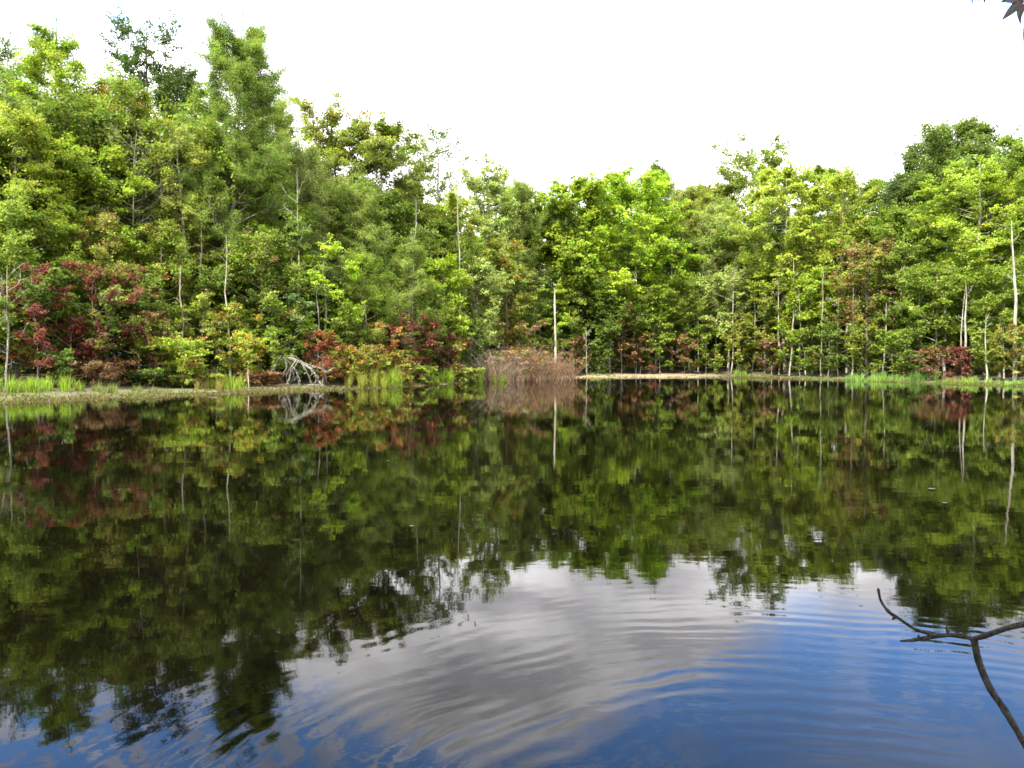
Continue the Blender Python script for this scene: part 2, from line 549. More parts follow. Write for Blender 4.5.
# ------------------------------------------------------------------ tall trees, left to right
G1 = 'tall woodland trees across the pond'
TALL = [
    # name, px, top, width, metres behind the waterline, style, palette, label, extras
    ('broadleaf_tree', 6, 36, 80, 20, 'airy', 'deep', 'dark green tree with tufted top at the left edge of the photo', dict(cb=.35)),
    ('broadleaf_tree', 52, 10, 92, 12, 'round', 'bright', 'tall bright green tree left of the dark tufted tree top', dict(cb=.3, dens=1.0)),
    ('broadleaf_tree', 148, 8, 84, 17, 'airy', 'dark', 'tallest airy tree, dark tufts of leaves standing above the left woodland', dict(cb=.45, dens=.8, bark='dark')),
    ('broadleaf_tree', 124, 62, 92, 11, 'round', 'mid', 'green tree with orange tinged crown below the tallest airy tree', dict(cb=.35, alt=['orange', 'rust'], altp=.28)),
    ('feathery_tree', 232, 3, 124, 7.5, 'feather', (.155, .21, .042), 'tall feathery mid green tree with one straight grey trunk', dict(cb=.26, bark='grey', tr=.19, dens=1.9)),
    ('feathery_tree', 274, 78, 76, 14, 'feather', 'pale', 'pale feathery tree whose fine sprays reach right on the left skyline', dict(cb=.3)),
    ('broadleaf_tree', 188, 48, 70, 20, 'round', 'dark', 'dark green tree glimpsed left of the tall feathery tree', dict(cb=.4)),
    ('broadleaf_tree', 8, 95, 100, 7, 'maple', 'yellow', 'pale yellow green tree leaning into the left edge', dict(cb=.4)),
    ('broadleaf_tree', 84, 128, 92, 8, 'maple', 'bright', 'bright layered maple in front of the orange tinged tree', dict(cb=.3)),
    ('broadleaf_tree', 190, 112, 62, 6.5, 'airy', 'olive', 'thin pale olive tree with forked pale limbs beside the feathery tree', dict(cb=.45, bark='pale', alt=['yellow', 'pale'], altp=.4)),
    ('broadleaf_tree', 306, 134, 90, 11, 'feather', 'pale', 'light silvery green tree right of the tall feathery tree', dict(cb=.3)),
    ('broadleaf_tree', 335, 104, 88, 18, 'airy', 'olive', 'brownish green tree with lacy tufted top above the light green crown', dict(cb=.45, alt=['orange', 'brown'], altp=.18)),
    ('broadleaf_tree', 376, 106, 96, 14, 'round', 'olive', 'broad olive tree with darker shoulder at the end of the left skyline', dict(cb=.3, dens=1.4, alt=['deep'], altp=.4)),
    ('broadleaf_tree', 360, 178, 84, 9, 'feather', 'feather', 'soft feathery green tree in front of the broad olive tree', dict(cb=.2)),
    ('broadleaf_tree', 438, 124, 58, 20, 'airy', 'blue', 'sparse dark tree with bare leader poking above the centre left skyline', dict(cb=.6, dens=.5)),
    ('broadleaf_tree', 412, 165, 62, 14, 'maple', 'yellow', 'yellow green tree below the sparse bare topped tree', dict(cb=.3)),
    ('broadleaf_tree', 447, 184, 56, 11, 'round', 'yellow', 'mustard green rounded tree beside the thin pale trunk', dict(cb=.3, alt=['olive', 'gold'], altp=.35)),
    ('broadleaf_tree', 487, 164, 70, 12, 'airy', 'pale', 'pale grey green tree with lacy crown and thin pale trunk', dict(cb=.35, bark='pale', dens=1.2)),
    ('broadleaf_tree', 506, 174, 62, 16, 'round', 'olive', 'rounded olive tree behind the pale lacy crown left of centre', dict(cb=.25, dens=1.2)),
    ('broadleaf_tree', 525, 172, 60, 11, 'feather', 'feather', 'mid green tree left of the big bright maple pair', dict(cb=.2)),
    ('broadleaf_tree', 565, 166, 82, 8, 'maple', 'bright', 'left tree of the big bright maple pair behind the white snag', dict(cb=.22, bark='dark')),
    ('broadleaf_tree', 625, 166, 108, 6.5, 'maple', 'lime', 'broadest bright lime maple in the centre of the far bank', dict(cb=.24, bark='dark', dens=1.1)),
    ('evergreen_tree', 655, 146, 84, 17, 'pine', 'dark', 'dark pointed evergreen behind the broadest lime maple', dict(cb=.3, bark='dark', alt=['olive'], altp=.3, dens=1.6)),
    ('broadleaf_tree', 692, 180, 72, 12, 'feather', 'olive', 'soft olive tree right of the dark pointed evergreen', dict(cb=.25, dens=1.3)),
    ('broadleaf_tree', 742, 146, 82, 18, 'airy', 'feather', 'tall lacy tree with see through top left of centre right skyline', dict(cb=.4, dens=.9)),
    ('broadleaf_tree', 716, 200, 74, 9, 'feather', 'pale', 'grey green feathery tree under the tall lacy tree', dict(cb=.25, bark='grey')),
    ('broadleaf_tree', 712, 172, 66, 19, 'round', 'olive', 'olive tree filling the skyline left of the tall lacy tree', dict(cb=.3, dens=1.1)),
    ('broadleaf_tree', 866, 168, 64, 19, 'round', 'mid', 'green tree closing the skyline left of the dark flat shelved pine', dict(cb=.3)),
    ('broadleaf_tree', 786, 160, 88, 7, 'maple', 'yellow', 'light green maple on two pale slender trunks', dict(cb=.42, bark='pale')),
    ('broadleaf_tree', 824, 152, 56, 20, 'round', 'mid', 'rounded green tree top behind the light green maple', dict(cb=.35)),
    ('broadleaf_tree', 848, 160, 60, 9, 'column', 'yellow', 'narrow light green tree with yellow flecks and pale trunk', dict(cb=.3, bark='pale', alt=['gold'], altp=.15)),
    ('evergreen_tree', 893, 162, 74, 14, 'pine', 'dark', 'dark pine with flat shelves left of the tallest right tree', dict(cb=.35, bark='dark')),
    ('broadleaf_tree', 955, 112, 112, 15, 'round', 'deep', 'tallest dark green tree on the right skyline', dict(cb=.35, bark='dark', dens=1.1)),
    ('broadleaf_tree', 920, 138, 70, 17, 'round', 'deep', 'dark green shoulder tree left of the tallest right tree', dict(cb=.35, bark='dark')),
    ('broadleaf_tree', 972, 158, 92, 8, 'maple', 'bright', 'yellow green maple in front of the tallest dark right tree', dict(cb=.34, bark='pale')),
    ('broadleaf_tree', 1024, 128, 90, 12, 'round', 'mid', 'green tree cut by the right edge of the photo', dict(cb=.35, bark='pale')),
    ('evergreen_tree', 1010, 190, 66, 16, 'pine', 'deep', 'dark evergreen between the yellow green maple and the right edge', dict(cb=.3)),
]
for nm, px, ty, wd, off, st, pal, lab, ex in TALL:
    tree(nm, px, ty, wd, off, st, pal, lab, group=G1, **ex)

# ------------------------------------------------------------------ smaller trees of the middle storey
G2 = 'small trees of the middle storey'
MIDS = [
    (18, 195, 90, 5, 'maple', 'mid', 'rounded green small tree at left edge above the wine red bushes', {}),
    (66, 225, 50, 7, 'pine', 'dark', 'dark hollow evergreen above the wine red sapling', {}),
    (108, 205, 60, 6, 'round', 'olive', 'olive small tree with reddish tips above the dark red bush', dict(alt=['rust', 'brown'], altp=.3)),
    (160, 212, 60, 5, 'round', 'mid', 'green small tree speckled red near its top', dict(alt=['red', 'rust'], altp=.15)),
    (200, 200, 64, 5, 'layer', 'olive', 'layered pale olive small tree left of the straight grey trunk', {}),
    (262, 225, 66, 4.5, 'round', 'mid', 'mid green small tree with pink tipped branches', dict(alt=['brown'], altp=.15)),
    (292, 205, 60, 6, 'round', 'deep', 'deep green small tree right of the straight grey trunk', {}),
    (325, 232, 64, 4.5, 'layer', 'lime', 'layered lime green small tree in front of a dark gap', {}),
    (372, 250, 70, 4.5, 'feather', 'mid', 'soft green small tree left of the wine red pair', {}),
    (410, 238, 60, 5, 'feather', 'feather', 'greyish feathery small tree above the wine red pair', {}),
    (445, 250, 56, 5, 'round', 'bright', 'bright rounded small tree above the orange leaved bush', {}),
    (478, 258, 54, 5, 'round', 'pale', 'pale sunlit small tree above the brown brush', {}),
    (508, 235, 48, 6, 'round', 'olive', 'olive small tree with orange twigs left of the snag', dict(alt=['orange'], altp=.12)),
    (535, 285, 50, 5, 'layer', 'mid', 'low green small tree just left of the white snag', {}),
    (580, 268, 56, 6, 'round', 'deep', 'dark green small tree right of the white snag', dict(bark='dark')),
    (610, 288, 54, 4, 'round', 'deep', 'dark green small tree under the broadest lime maple', {}),
    (655, 282, 52, 4, 'round', 'mid', 'green small tree under the right side of the lime maple', {}),
    (690, 275, 52, 5, 'feather', 'mid', 'soft green small tree below the soft olive tree', {}),
    (728, 268, 56, 5, 'round', 'pale', 'grey green small tree with many pale stems', dict(bark='pale')),
    (765, 288, 56, 4, 'layer', 'olive', 'layered olive small tree left of the slender pale trunks', {}),
    (812, 268, 56, 6, 'round', 'bright', 'bright small tree right of the slender pale trunks', {}),
    (868, 235, 62, 5, 'round', 'olive', 'bronze tinted small tree among green ones on the right', dict(alt=['brown', 'wine'], altp=.6)),
    (905, 240, 56, 6, 'round', 'deep', 'dark green small tree right of the bronze tinted tree', dict(alt=['yellow'], altp=.2)),
    (935, 262, 62, 5, 'round', 'mid', 'green small tree left of the pair of white trunks', dict(bark='pale')),
    (1000, 262, 60, 5, 'round', 'mid', 'green small tree right of the pair of white trunks', {}),
]
for px, ty, wd, off, st, pal, lab, ex in MIDS:
    kw = dict(cb=.16 if px < 560 else .30); kw.update(ex)
    tree('small_tree', px, ty, wd, off, st, pal, lab, group=G2, **kw)

# ------------------------------------------------------------------ shrubs and saplings on the bank
G3 = 'bushes and saplings on the far bank'
SHR = [
    ('sapling', 38, 262, 60, 2.4, 'shrub', 'wine', 'wine red sapling on a crooked pale stem', dict(bark='pale', dens=1.1, alt=['brown', 'olive', 'red'], altp=.4)),
    ('bush', 12, 300, 56, 3.2, 'shrub', 'olive', 'olive and rust coloured bush at the left edge behind tall grass', dict(alt=['rust', 'wine'], altp=.35)),
    ('bush', 98, 268, 92, 3.0, 'shrub', 'wine', 'largest dark wine red bush left of the dark shore hollow', dict(dens=1.3, alt=['brown', 'deep', 'olive', 'red'], altp=.42)),
    ('bush', 72, 318, 50, 2.8, 'shrub', 'wine', 'small wine red bush between the sapling and largest red bush', dict(alt=['red'], altp=.3)),
    ('bush', 138, 262, 60, 3.8, 'shrub', 'brown', 'brownish red bush behind the dark shore hollow', dict(alt=['olive', 'mid'], altp=.4)),
    ('bush', 150, 320, 56, 3.4, 'shrub', 'olive', 'olive bush hanging over the dark shore hollow', dict(alt=['brown'], altp=.3, cb=.35)),
    ('sapling', 182, 340, 54, 1.5, 'layer', 'bright', 'bright low sapling with red lower leaves on the mud', dict(cb=.42, alt=['yellow', 'red'], altp=.2)),
    ('bush', 170, 300, 50, 3.6, 'shrub', 'mid', 'green bush behind the bright low sapling', dict(alt=['orange'], altp=.1)),
    ('bush', 205, 292, 58, 3.0, 'shrub', 'olive', 'yellowish pink tinted bush beside the grass tuft', dict(alt=['brown', 'yellow'], altp=.4)),
    ('sapling', 249, 335, 34, 1.2, 'shrub', 'yellow', 'thin sapling with orange leaves on a pale straight stem', dict(cb=.45, bark='pale', alt=['orange', 'rust'], altp=.5, dens=.7)),
    ('bush', 240, 305, 50, 3.2, 'shrub', 'yellow', 'yellow green bush behind the thin orange leaved sapling', dict(alt=['rust', 'orange'], altp=.25)),
    ('bush', 275, 330, 56, 3.0, 'shrub', 'mid', 'green bush arching over the bleached dead branches', dict(cb=.2)),
    ('bush', 290, 290, 50, 4.0, 'shrub', 'blue', 'bluish green bush above the bleached dead branches', {}),
    ('bush', 322, 332, 44, 2.0, 'shrub', 'red', 'red leaved bush right of the bleached dead branches', dict(alt=['olive', 'rust'], altp=.5)),
    ('bush', 345, 300, 50, 3.6, 'shrub', 'mid', 'green bush behind the orange fringed plants', dict(alt=['yellow'], altp=.2)),
    ('bush', 378, 322, 40, 2.6, 'shrub', 'rust', 'rust red bush left of the darkest red bush', dict(alt=['olive', 'red'], altp=.4)),
    ('bush', 405, 315, 46, 2.6, 'shrub', 'wine', 'darkest red bush above the green reeds', dict(dens=1.1, alt=['deep', 'red'], altp=.35)),
    ('bush', 425, 318, 36, 3.2, 'shrub', 'red', 'pinkish red bush right of the darkest red bush', dict(alt=['wine'], altp=.4)),
    ('bush', 443, 305, 44, 3.6, 'shrub', 'yellow', 'orange and yellow leaved bush behind the reeds', dict(alt=['orange', 'olive'], altp=.5)),
    ('bush', 448, 335, 40, 2.2, 'shrub', 'wine', 'maroon bush beside the bright grass tuft', dict(alt=['olive', 'brown'], altp=.4)),
    ('bush', 470, 318, 40, 3.2, 'shrub', 'deep', 'deep green bush behind the bleached twigs', {}),
    ('bush', 360, 348, 46, 1.6, 'shrub', 'olive', 'orange fringed low bush left of the reeds', dict(alt=['orange', 'rust'], altp=.35)),
    ('bush', 395, 352, 50, 1.5, 'shrub', 'olive', 'rusty low bush just behind the reeds', dict(alt=['orange', 'rust', 'red'], altp=.45)),
    ('bush', 512, 352, 60, -.2, 'shrub', 'brown', 'low maroon leaved bush tangled in the dead brush', dict(alt=['red', 'olive'], altp=.4, dens=.5)),
    ('bush', 520, 322, 52, 4.5, 'shrub', 'brown', 'brown and maroon bush behind the dead brush', dict(alt=['wine', 'olive'], altp=.5)),
    ('bush', 545, 340, 40, 4.0, 'shrub', 'mid', 'green bush at the foot of the white snag', dict(alt=['brown'], altp=.25)),
    ('bush', 572, 338, 34, 3.5, 'shrub', 'brown', 'maroon flecked bush right of the white snag', dict(alt=['wine', 'mid'], altp=.5)),
    ('bush', 598, 340, 34, 3.0, 'shrub', 'deep', 'deep green bush right of the thin white stem', {}),
    ('sapling', 622, 300, 38, 3.0, 'shrub', 'brown', 'tall bronze sapling under the lime maple', dict(alt=['deep', 'rust'], altp=.5)),
    ('bush', 640, 335, 36, 2.4, 'shrub', 'brown', 'bronze bush beside the tall bronze sapling', dict(alt=['deep', 'red'], altp=.5)),
    ('sapling', 660, 310, 40, 2.6, 'shrub', 'mid', 'slender green sapling right of the bronze bush', dict(bark='pale')),
    ('bush', 684, 335, 36, 2.4, 'shrub', 'brown', 'reddish brown bush right of the slender green sapling', dict(alt=['red', 'mid'], altp=.5)),
    ('bush', 706, 325, 40, 2.6, 'shrub', 'mid', 'green bush above the sandy shore', dict(alt=['olive'], altp=.3)),
    ('bush', 738, 322, 42, 2.2, 'shrub', 'olive', 'olive and rust bush at the end of the sandy shore', dict(alt=['brown', 'yellow'], altp=.4)),
    ('bush', 772, 340, 44, 2.4, 'shrub', 'brown', 'brownish red bush below the slender pale trunks', dict(alt=['mid', 'wine'], altp=.5)),
    ('bush', 800, 330, 46, 2.6, 'shrub', 'mid', 'green bush below the slender pale trunks', {}),
    ('bush', 828, 325, 46, 2.8, 'shrub', 'deep', 'deep green bush with red twig above bright shore grass', dict(alt=['red'], altp=.08)),
    ('bush', 862, 322, 48, 3.0, 'shrub', 'olive', 'olive bush behind the brightest shore grass', dict(alt=['mid'], altp=.4)),
    ('bush', 892, 330, 44, 3.0, 'shrub', 'mid', 'green bush left of the crimson bush', {}),
    ('bush', 920, 322, 44, 3.4, 'shrub', 'deep', 'deep green bush behind the crimson bush', {}),
    ('bush', 938, 348, 42, 2.2, 'shrub', 'wine', 'crimson bush on the right of the far bank', dict(dens=.6, alt=['red', 'brown', 'olive', 'deep'], altp=.6)),
    ('bush', 962, 348, 26, 2.0, 'shrub', 'wine', 'small crimson bush right of the larger crimson bush', dict(alt=['brown'], altp=.3)),
    ('bush', 985, 330, 44, 3.0, 'shrub', 'mid', 'green bush at the foot of the white trunks', dict(alt=['olive'], altp=.3)),
    ('bush', 1014, 325, 48, 2.6, 'shrub', 'olive', 'olive bush with reddish leaves at the right edge', dict(alt=['brown', 'rust'], altp=.3)),
    ('bush', 1052, 330, 50, 2.6, 'shrub', 'mid', 'green bush just beyond the right edge bush', {}),
    ('bush', -30, 300, 60, 2.6, 'shrub', 'mid', 'green bush beyond the left edge bush', {}),
]
for nm, px, ty, wd, off, st, pal, lab, ex in SHR:
    if px > 580:
        wd *= .8
    kw = dict(cb=.10, tr=.035); kw.update(ex)
    tree(nm, px, ty, wd, off, st, pal, lab, cat=nm, group=G3, **kw)

# low scrub at the foot of the wood
LOW = [(96, 2.6, 'brown'), (148, 2.4, 'dark'), (166, 2.2, 'deep'), (188, 2.6, 'dark'), (205, 1.6, 'olive'), (262, 1.8, 'brown'),
       (418, .8, 'mid'), (462, .8, 'olive')]
for px, off, pal in LOW:
    Dl = float(shoreD(px) + landoff(px) + off)
    hl = R.uniform(.5, 1.05)
    zb = gz(gx(px, Dl), Dl)
    tyl = HZ - (zb + hl - CAMH) * F / Dl
    tree('low_bush', px, tyl, 1.9 * F / Dl * R.uniform(.8, 1.5), off, 'shrub', pal, 'knee high leafy bush in the scrub at the foot of the far wood',
         cat='bush', group='low scrub at the foot of the wood', cb=.05, tr=.012, dens=1.1, alt=['brown', 'rust'], altp=.15)

# ------------------------------------------------------------------ pale trunks, snags and bare trees
G4 = 'slender pale trunks along the far bank'


def bare(name, px, ty, off, tr, label, bark='pale', wpx=14, nb=6, nt=4, lean=(0, 0), group=G4, cat='dead tree', cb=.35, rise=.9):
    sty = dict(shape='vase', nb=nb, nt=nt, cr=.3, fl=.5, lp=2, k=1, rise=rise)
    D = float(shoreD(px) + landoff(px) + off); x = gx(px, D); z0 = gz(x, D) - .05
    H = at(px, ty, D)[2] - z0
    tp, trr, BP, BR, TP, TR = woody(None, H, wpx * D / F / 2, cb, sty, lean, tr)
    trr = tr * (1 - .9 * np.linspace(0, 1, len(trr))) ** .8
    root = tag(empty(name, (x, D, z0)), label, cat, group)
    link('trunk', quads('trunk', *tubes(tp[None], trr[None], 8), smooth=True), BARK[bark], root)
    if nb:
        BR = np.maximum(BR * .9, .008 * D / 40); TR = np.maximum(TR, .0055 * D / 40)
        link('branches', quads('branches', *join([tubes(BP, BR, 4), tubes(TP, TR, 3)]), smooth=True), BARK[bark], root)
    return root


bare('bare_tree', 136, 122, 6.8, .06, 'grey leafless tree with many fine upright twigs, left one of two', 'grey', 62, 26, 8, (.01, 0), 'leafless trees on the left bank', cb=.45)
bare('bare_tree', 160, 116, 7.2, .06, 'grey leafless tree with many fine upright twigs, right one of two', 'grey', 58, 24, 8, (0, 0), 'leafless trees on the left bank', cb=.5)
bare('bare_tree', 6, 262, 1.9, .05, 'pale leafless tree with bare side twigs at the left edge', 'bleached', 40, 14, 6, group='leafless trees on the left bank', cb=.2)
bare('bare_tree', 292, 160, 5, .05, 'broken pale leafless tree amid green crowns right of the feathery tree', 'bleached', 40, 8, 5, group='leafless trees on the left bank', cb=.5)
bare('bare_tree', 434, 116, 15, .06, 'bare grey leader rising above the skyline', 'grey', 26, 5, 3, group='leafless trees on the left bank', cb=.8)
TRK = [
    (184, 262, 3.4, .09, 'short pale trunk above the bright low sapling', (.01, 0)),
    (231, 230, 2.8, .06, 'crooked thin pale trunk under the feathery tree', (-.03, 0)),
    (318, 262, 4, .05, 'thin grey trunk in the gap behind the red leaved bush', (-.02, 0)),
    (460, 168, 5, .07, 'tall thin pale trunk among the trees above the brown brush', (0, 0)),
    (415, 195, 4.5, .06, 'thin pale trunk right of the soft feathery tree', (.02, 0)),
    (587, 326, 1.6, .055, 'thin white stem right of the white snag', (0, 0)),
    (636, 262, 3.4, .05, 'thin pale trunk at the right side of the lime maple', (-.01, 0)),
    (650, 300, 3.0, .045, 'thin pale trunk beside the slender green sapling', (.01, 0)),
    (731, 255, 3.5, .07, 'pale trunk at the end of the sandy shore', (.0, 0)),
    (779, 262, 3.8, .075, 'left trunk of the pair of slender pale trunks', (-.01, 0)),
    (789, 255, 3.6, .085, 'right trunk of the pair of slender pale trunks', (.0, 0)),
    (806, 285, 3.4, .06, 'leaning pale trunk right of the slender pair', (-.05, 0)),
    (821, 262, 4.2, .06, 'pale trunk with bare crooked limbs behind the bright small tree', (0, 0)),
    (852, 285, 3.2, .07, 'straight pale trunk under the narrow yellow flecked tree', (0, 0)),
    (883, 300, 4.0, .08, 'grey trunk left of the crimson bush', (.01, 0)),
    (962, 285, 3.0, .07, 'thinner of the pair of white trunks on the right', (0, 0)),
    (969, 278, 3.2, .10, 'thicker of the pair of white trunks on the right', (.015, 0)),
    (987, 312, 2.2, .06, 'short white trunk right of the white pair', (0, 0)),
    (603, 255, 5.0, .08, 'dark grey trunk in the hollow under the lime maple', (.01, 0)),
    (672, 250, 5.5, .07, 'grey trunk between the lime maple and the soft olive tree', (-.01, 0)),
    (698, 262, 4.5, .05, 'thin grey trunk above the sandy shore', (.02, 0)),
    (714, 270, 5.5, .07, 'grey trunk right of the thin one above the sandy shore', (0, 0)),
    (752, 258, 5.0, .06, 'thin trunk left of the pair of slender pale trunks', (.01, 0)),
    (765, 270, 6.0, .06, 'shaded trunk just left of the slender pair', (-.01, 0)),
    (838, 270, 5.0, .06, 'thin trunk left of the straight pale trunk', (.02, 0)),
    (866, 275, 5.5, .07, 'grey trunk right of the straight pale trunk', (-.01, 0)),
    (900, 262, 5.0, .07, 'grey trunk above the crimson bush', (.0, 0)),
    (915, 282, 4.2, .05, 'thin curved trunk just left of the crimson bush', (.02, 0)),
    (945, 262, 6.0, .11, 'stout dark trunk left of the white pair', (.0, 0)),
    (1004, 268, 5.0, .06, 'thin trunk left of the thick white trunk', (-.01, 0)),
    (1015, 215, 3.2, .14, 'thick white trunk at the right edge of the photo', (.0, 0)),
]
for px, ty, off, tr, lab, ln in TRK:
    bare('slender_tree', px, ty, off, tr, lab, 'pale', 16, 4, 3, ln, cat='tree', cb=.5)
# white snag standing in the brown brush
D = float(shoreD(555)) + .3
z0 = -.25
ht = at(555, 288, D)[2] - z0
s = np.linspace(0, 1, 9)
P = np.stack([.04 * np.sin(s * 5), 0 * s, s * ht], 1)
sn = tag(empty('snag', (gx(555, D), D, z0)), 'straight white dead pole standing in the brown brush', 'dead tree')
link('trunk', quads('trunk', *tubes(P[None], np.array([[.115, .105, .095, .09, .085, .08, .07, .065, .03]]), 9), smooth=True), BARK['snag'], sn)
stub = np.array([[[0, 0, ht * .55], [.12, -.05, ht * .57], [.2, -.06, ht * .6]], [[0, 0, ht * .78], [-.1, 0, ht * .8], [-.15, 0, ht * .83]]])
link('branch_stubs', quads('branch_stubs', *tubes(stub, np.array([[.04, .03, .01]] * 2), 5), smooth=True), BARK['bleached'], sn)


# ------------------------------------------------------------------ dead brush and bleached deadfall
def brush(name, px0, px1, ty, off, n, col, label, arch=.5, depth=2.2, rad0=.012, cat='brush', spreadz=1.0, group=None):
    D = float(shoreD((px0 + px1) / 2)) + off
    xc = gx((px0 + px1) / 2, D); wd = (px1 - px0) * D / F
    z0 = 0
    H = at(px0, ty, D)[2] - z0
    root = tag(empty(name, (xc, D, z0)), label, cat, group)
    bx = R.uniform(-.5, .5, n) * wd * .86; by = R.uniform(-.5, .5, n) * depth
    hump = .72 + .28 * np.sin(bx * 1.7 + 1) * np.cos(bx * 3.9 + by)
    hh = H * R.uniform(.3, 1.0, n) * hump * np.clip(1.1 - (np.abs(bx) / (wd * .5)) ** 1.6 * .85, .25, 1)
    dx = R.normal(0, arch, n) * hh; dy = R.normal(0, arch * .8, n) * hh
    q = np.linspace(0, 1, 6)[None, :]
    P = np.stack([bx[:, None] + dx[:, None] * q ** 1.2, by[:, None] + dy[:, None] * q ** 1.2,
                  -.1 + (hh[:, None] + .1) * np.sin(q * 1.5)], -1)
    P += R.normal(0, .035, P.shape) * H * q[..., None]
    Rr = rad0 * R.uniform(.6, 1.4, n)[:, None] * (1.15 - q)
    # side twigs
    idx = R.integers(0, n, n * 7); si = R.integers(2, 6, n * 7)
    a0 = P[idx, si]; dd = nrm(R.normal(0, 1, (n * 7, 3)) + [0, 0, .6]) * (H * R.uniform(.06, .2, n * 7))[:, None]
    Tq = np.stack([a0, a0 + dd * .5 + R.normal(0, .02, dd.shape), a0 + dd], 1)
    c_ = lambda m: np.array(col) * np.exp(R.normal(0, .45, (m, 1))) * np.exp(R.normal(0, .12, (m, 3)))
    V, Fc = join([tubes(P, Rr, 3), tubes(Tq, np.full((n * 7, 3), rad0 * .5) * [1, .8, .4], 3)])
    cc = np.concatenate([np.repeat(c_(n), 15, 0), np.repeat(c_(n * 7), 6, 0)])
    link('stems', quads('stems', V, Fc, cc), M_TWIG, root)
    return root


brush('dead_brush', 462, 584, 336, -.5, 620, (.17, .105, .062), 'dense pinkish brown brush at the water edge around the snag', .55, 3.2, .013)
brush('dead_brush', 462, 528, 347, -.3, 300, (.15, .105, .065), 'lower brown brush spilling left of the main brown mound', .6, 2.4, .014)
brush('dead_brush', 470, 516, 334, .8, 60, (.36, .31, .26), 'bleached grey twigs tangled at the left of the brown brush', .8, 1.4, .018)
D = 42.4
rt = tag(empty('fallen_branches', (gx(300, D), D, gz(gx(300, D), D))), 'bleached dead branches fanned over the bank like roots', 'deadwood')
O = np.array(rt.location)
LB = [[(283, 357, 0), (294, 359, .1), (306, 365, 0), (316, 376, -.1), (323, 386, -.2)],
      [(283, 357, 0), (287, 364, -.2), (284, 372, -.3), (277, 379, -.4), (270, 383, -.4)],
      [(285, 358, 0), (292, 366, .1), (297, 374, .0), (298, 381, -.1), (301, 387, -.2)],
      [(300, 361, .1), (309, 365, .3), (318, 367, .3), (326, 372, .2), (331, 370, .2)],
      [(278, 361, .2), (290, 357, .2), (301, 363, .1), (308, 374, 0), (311, 386, -.2)],
      [(296, 360, 0), (291, 368, -.4), (290, 377, -.5), (287, 383, -.6), (283, 387, -.6)],
      [(304, 364, 0), (313, 370, -.3), (316, 378, -.4), (315, 384, -.5), (317, 388, -.5)],
      [(283, 357, 0), (276, 362, .2), (272, 369, .2), (266, 374, .3), (263, 380, .2)]]
LP_ = []
for lb in LB:
    for rep in range(2):
        LP_.append(smooth_path([at(a_ + R.normal(0, 1.6 * rep), b_ + R.normal(0, 1.2 * rep), D + c_ + R.normal(0, .15 * rep)) for a_, b_, c_ in lb], 9) - O)
P = np.array(LP_); n = len(P)
P[:, :, 2] = np.maximum(P[:, :, 2], .02)
q = np.linspace(0, 1, 9)[None, :]
k0 = R.integers(0, n, 90); k1 = R.integers(2, 8, 90)
tw0 = P[k0, k1]; dv = nrm(P[k0, k1 + 1] - tw0)
te = tw0 + nrm(dv + R.normal(0, .6, dv.shape)) * R.uniform(.15, .5, (90, 1))
TW = np.stack([tw0, (tw0 + te) / 2 + R.normal(0, .03, te.shape), te], 1)
TW[:, :, 2] = np.maximum(TW[:, :, 2], .02)
link('branches', quads('branches', *join([tubes(P, .017 * (1.15 - q) * np.tile([1, .6], n // 2)[:, None], 5), tubes(TW, np.full((90, 3), .010), 3)]), smooth=True), BARK['bleached'], rt)

# short stick and log on the bank
for px, py, ln, ang, lab, bk in ((212, 391, .5, .1, 'short grey stick lying on the mud under the bright sapling', 'grey'),
                                 (566, 374, 1.8, .05, 'dark log lying on the bank right of the snag', 'dark'),
                                 (310, 386, 1.3, -.25, 'thin grey stick at the foot of the bleached branches', 'grey')):
    D = 1.45 * F / (py - HZ); x = gx(px, D); z = gz(x, D)
    lg = tag(empty('fallen_stick', (x, D, max(z, 0) + .05)), lab, 'deadwood')
    s = np.linspace(-.5, .5, 7)
    P = np.stack([s * ln, s * ln * math.sin(ang), .02 * np.sin(s * 7)], 1)
    link('wood', quads('wood', *tubes(P[None], np.array([[.01, .04, .05, .05, .045, .04, .01]]), 7), smooth=True), BARK[bk], lg)


# ------------------------------------------------------------------ grasses
def blades(bx, by, bz, h, wd, lean=.35, seg=3):
    n = len(bx)
    q = np.linspace(0, 1, seg + 1)[None, :]
    a = R.uniform(0, 2 * np.pi, n)[:, None]
    l = (np.abs(R.normal(0, lean, n)) * h)[:, None]
    cxy = np.stack([bx[:, None] + np.cos(a) * l * q ** 2, by[:, None] + np.sin(a) * l * q ** 2,
                    bz[:, None] + h[:, None] * q * (1 - .22 * (l / h[:, None]) * q)], -1)
    f = R.uniform(0, np.pi, n)[:, None, None]
    side = np.concatenate([np.cos(f), np.sin(f), 0 * f], -1) * (wd[:, None, None] * (1.02 - q)[..., None] * .5)
    V = np.stack([cxy - side, cxy + side], 2)
    idx = np.arange(n * (seg + 1) * 2).reshape(n, seg + 1, 2)
    Fc = np.stack([idx[:, :-1, 0], idx[:, :-1, 1], idx[:, 1:, 1], idx[:, 1:, 0]], -1)
    return V.reshape(-1, 3), Fc.reshape(-1, 4), seg


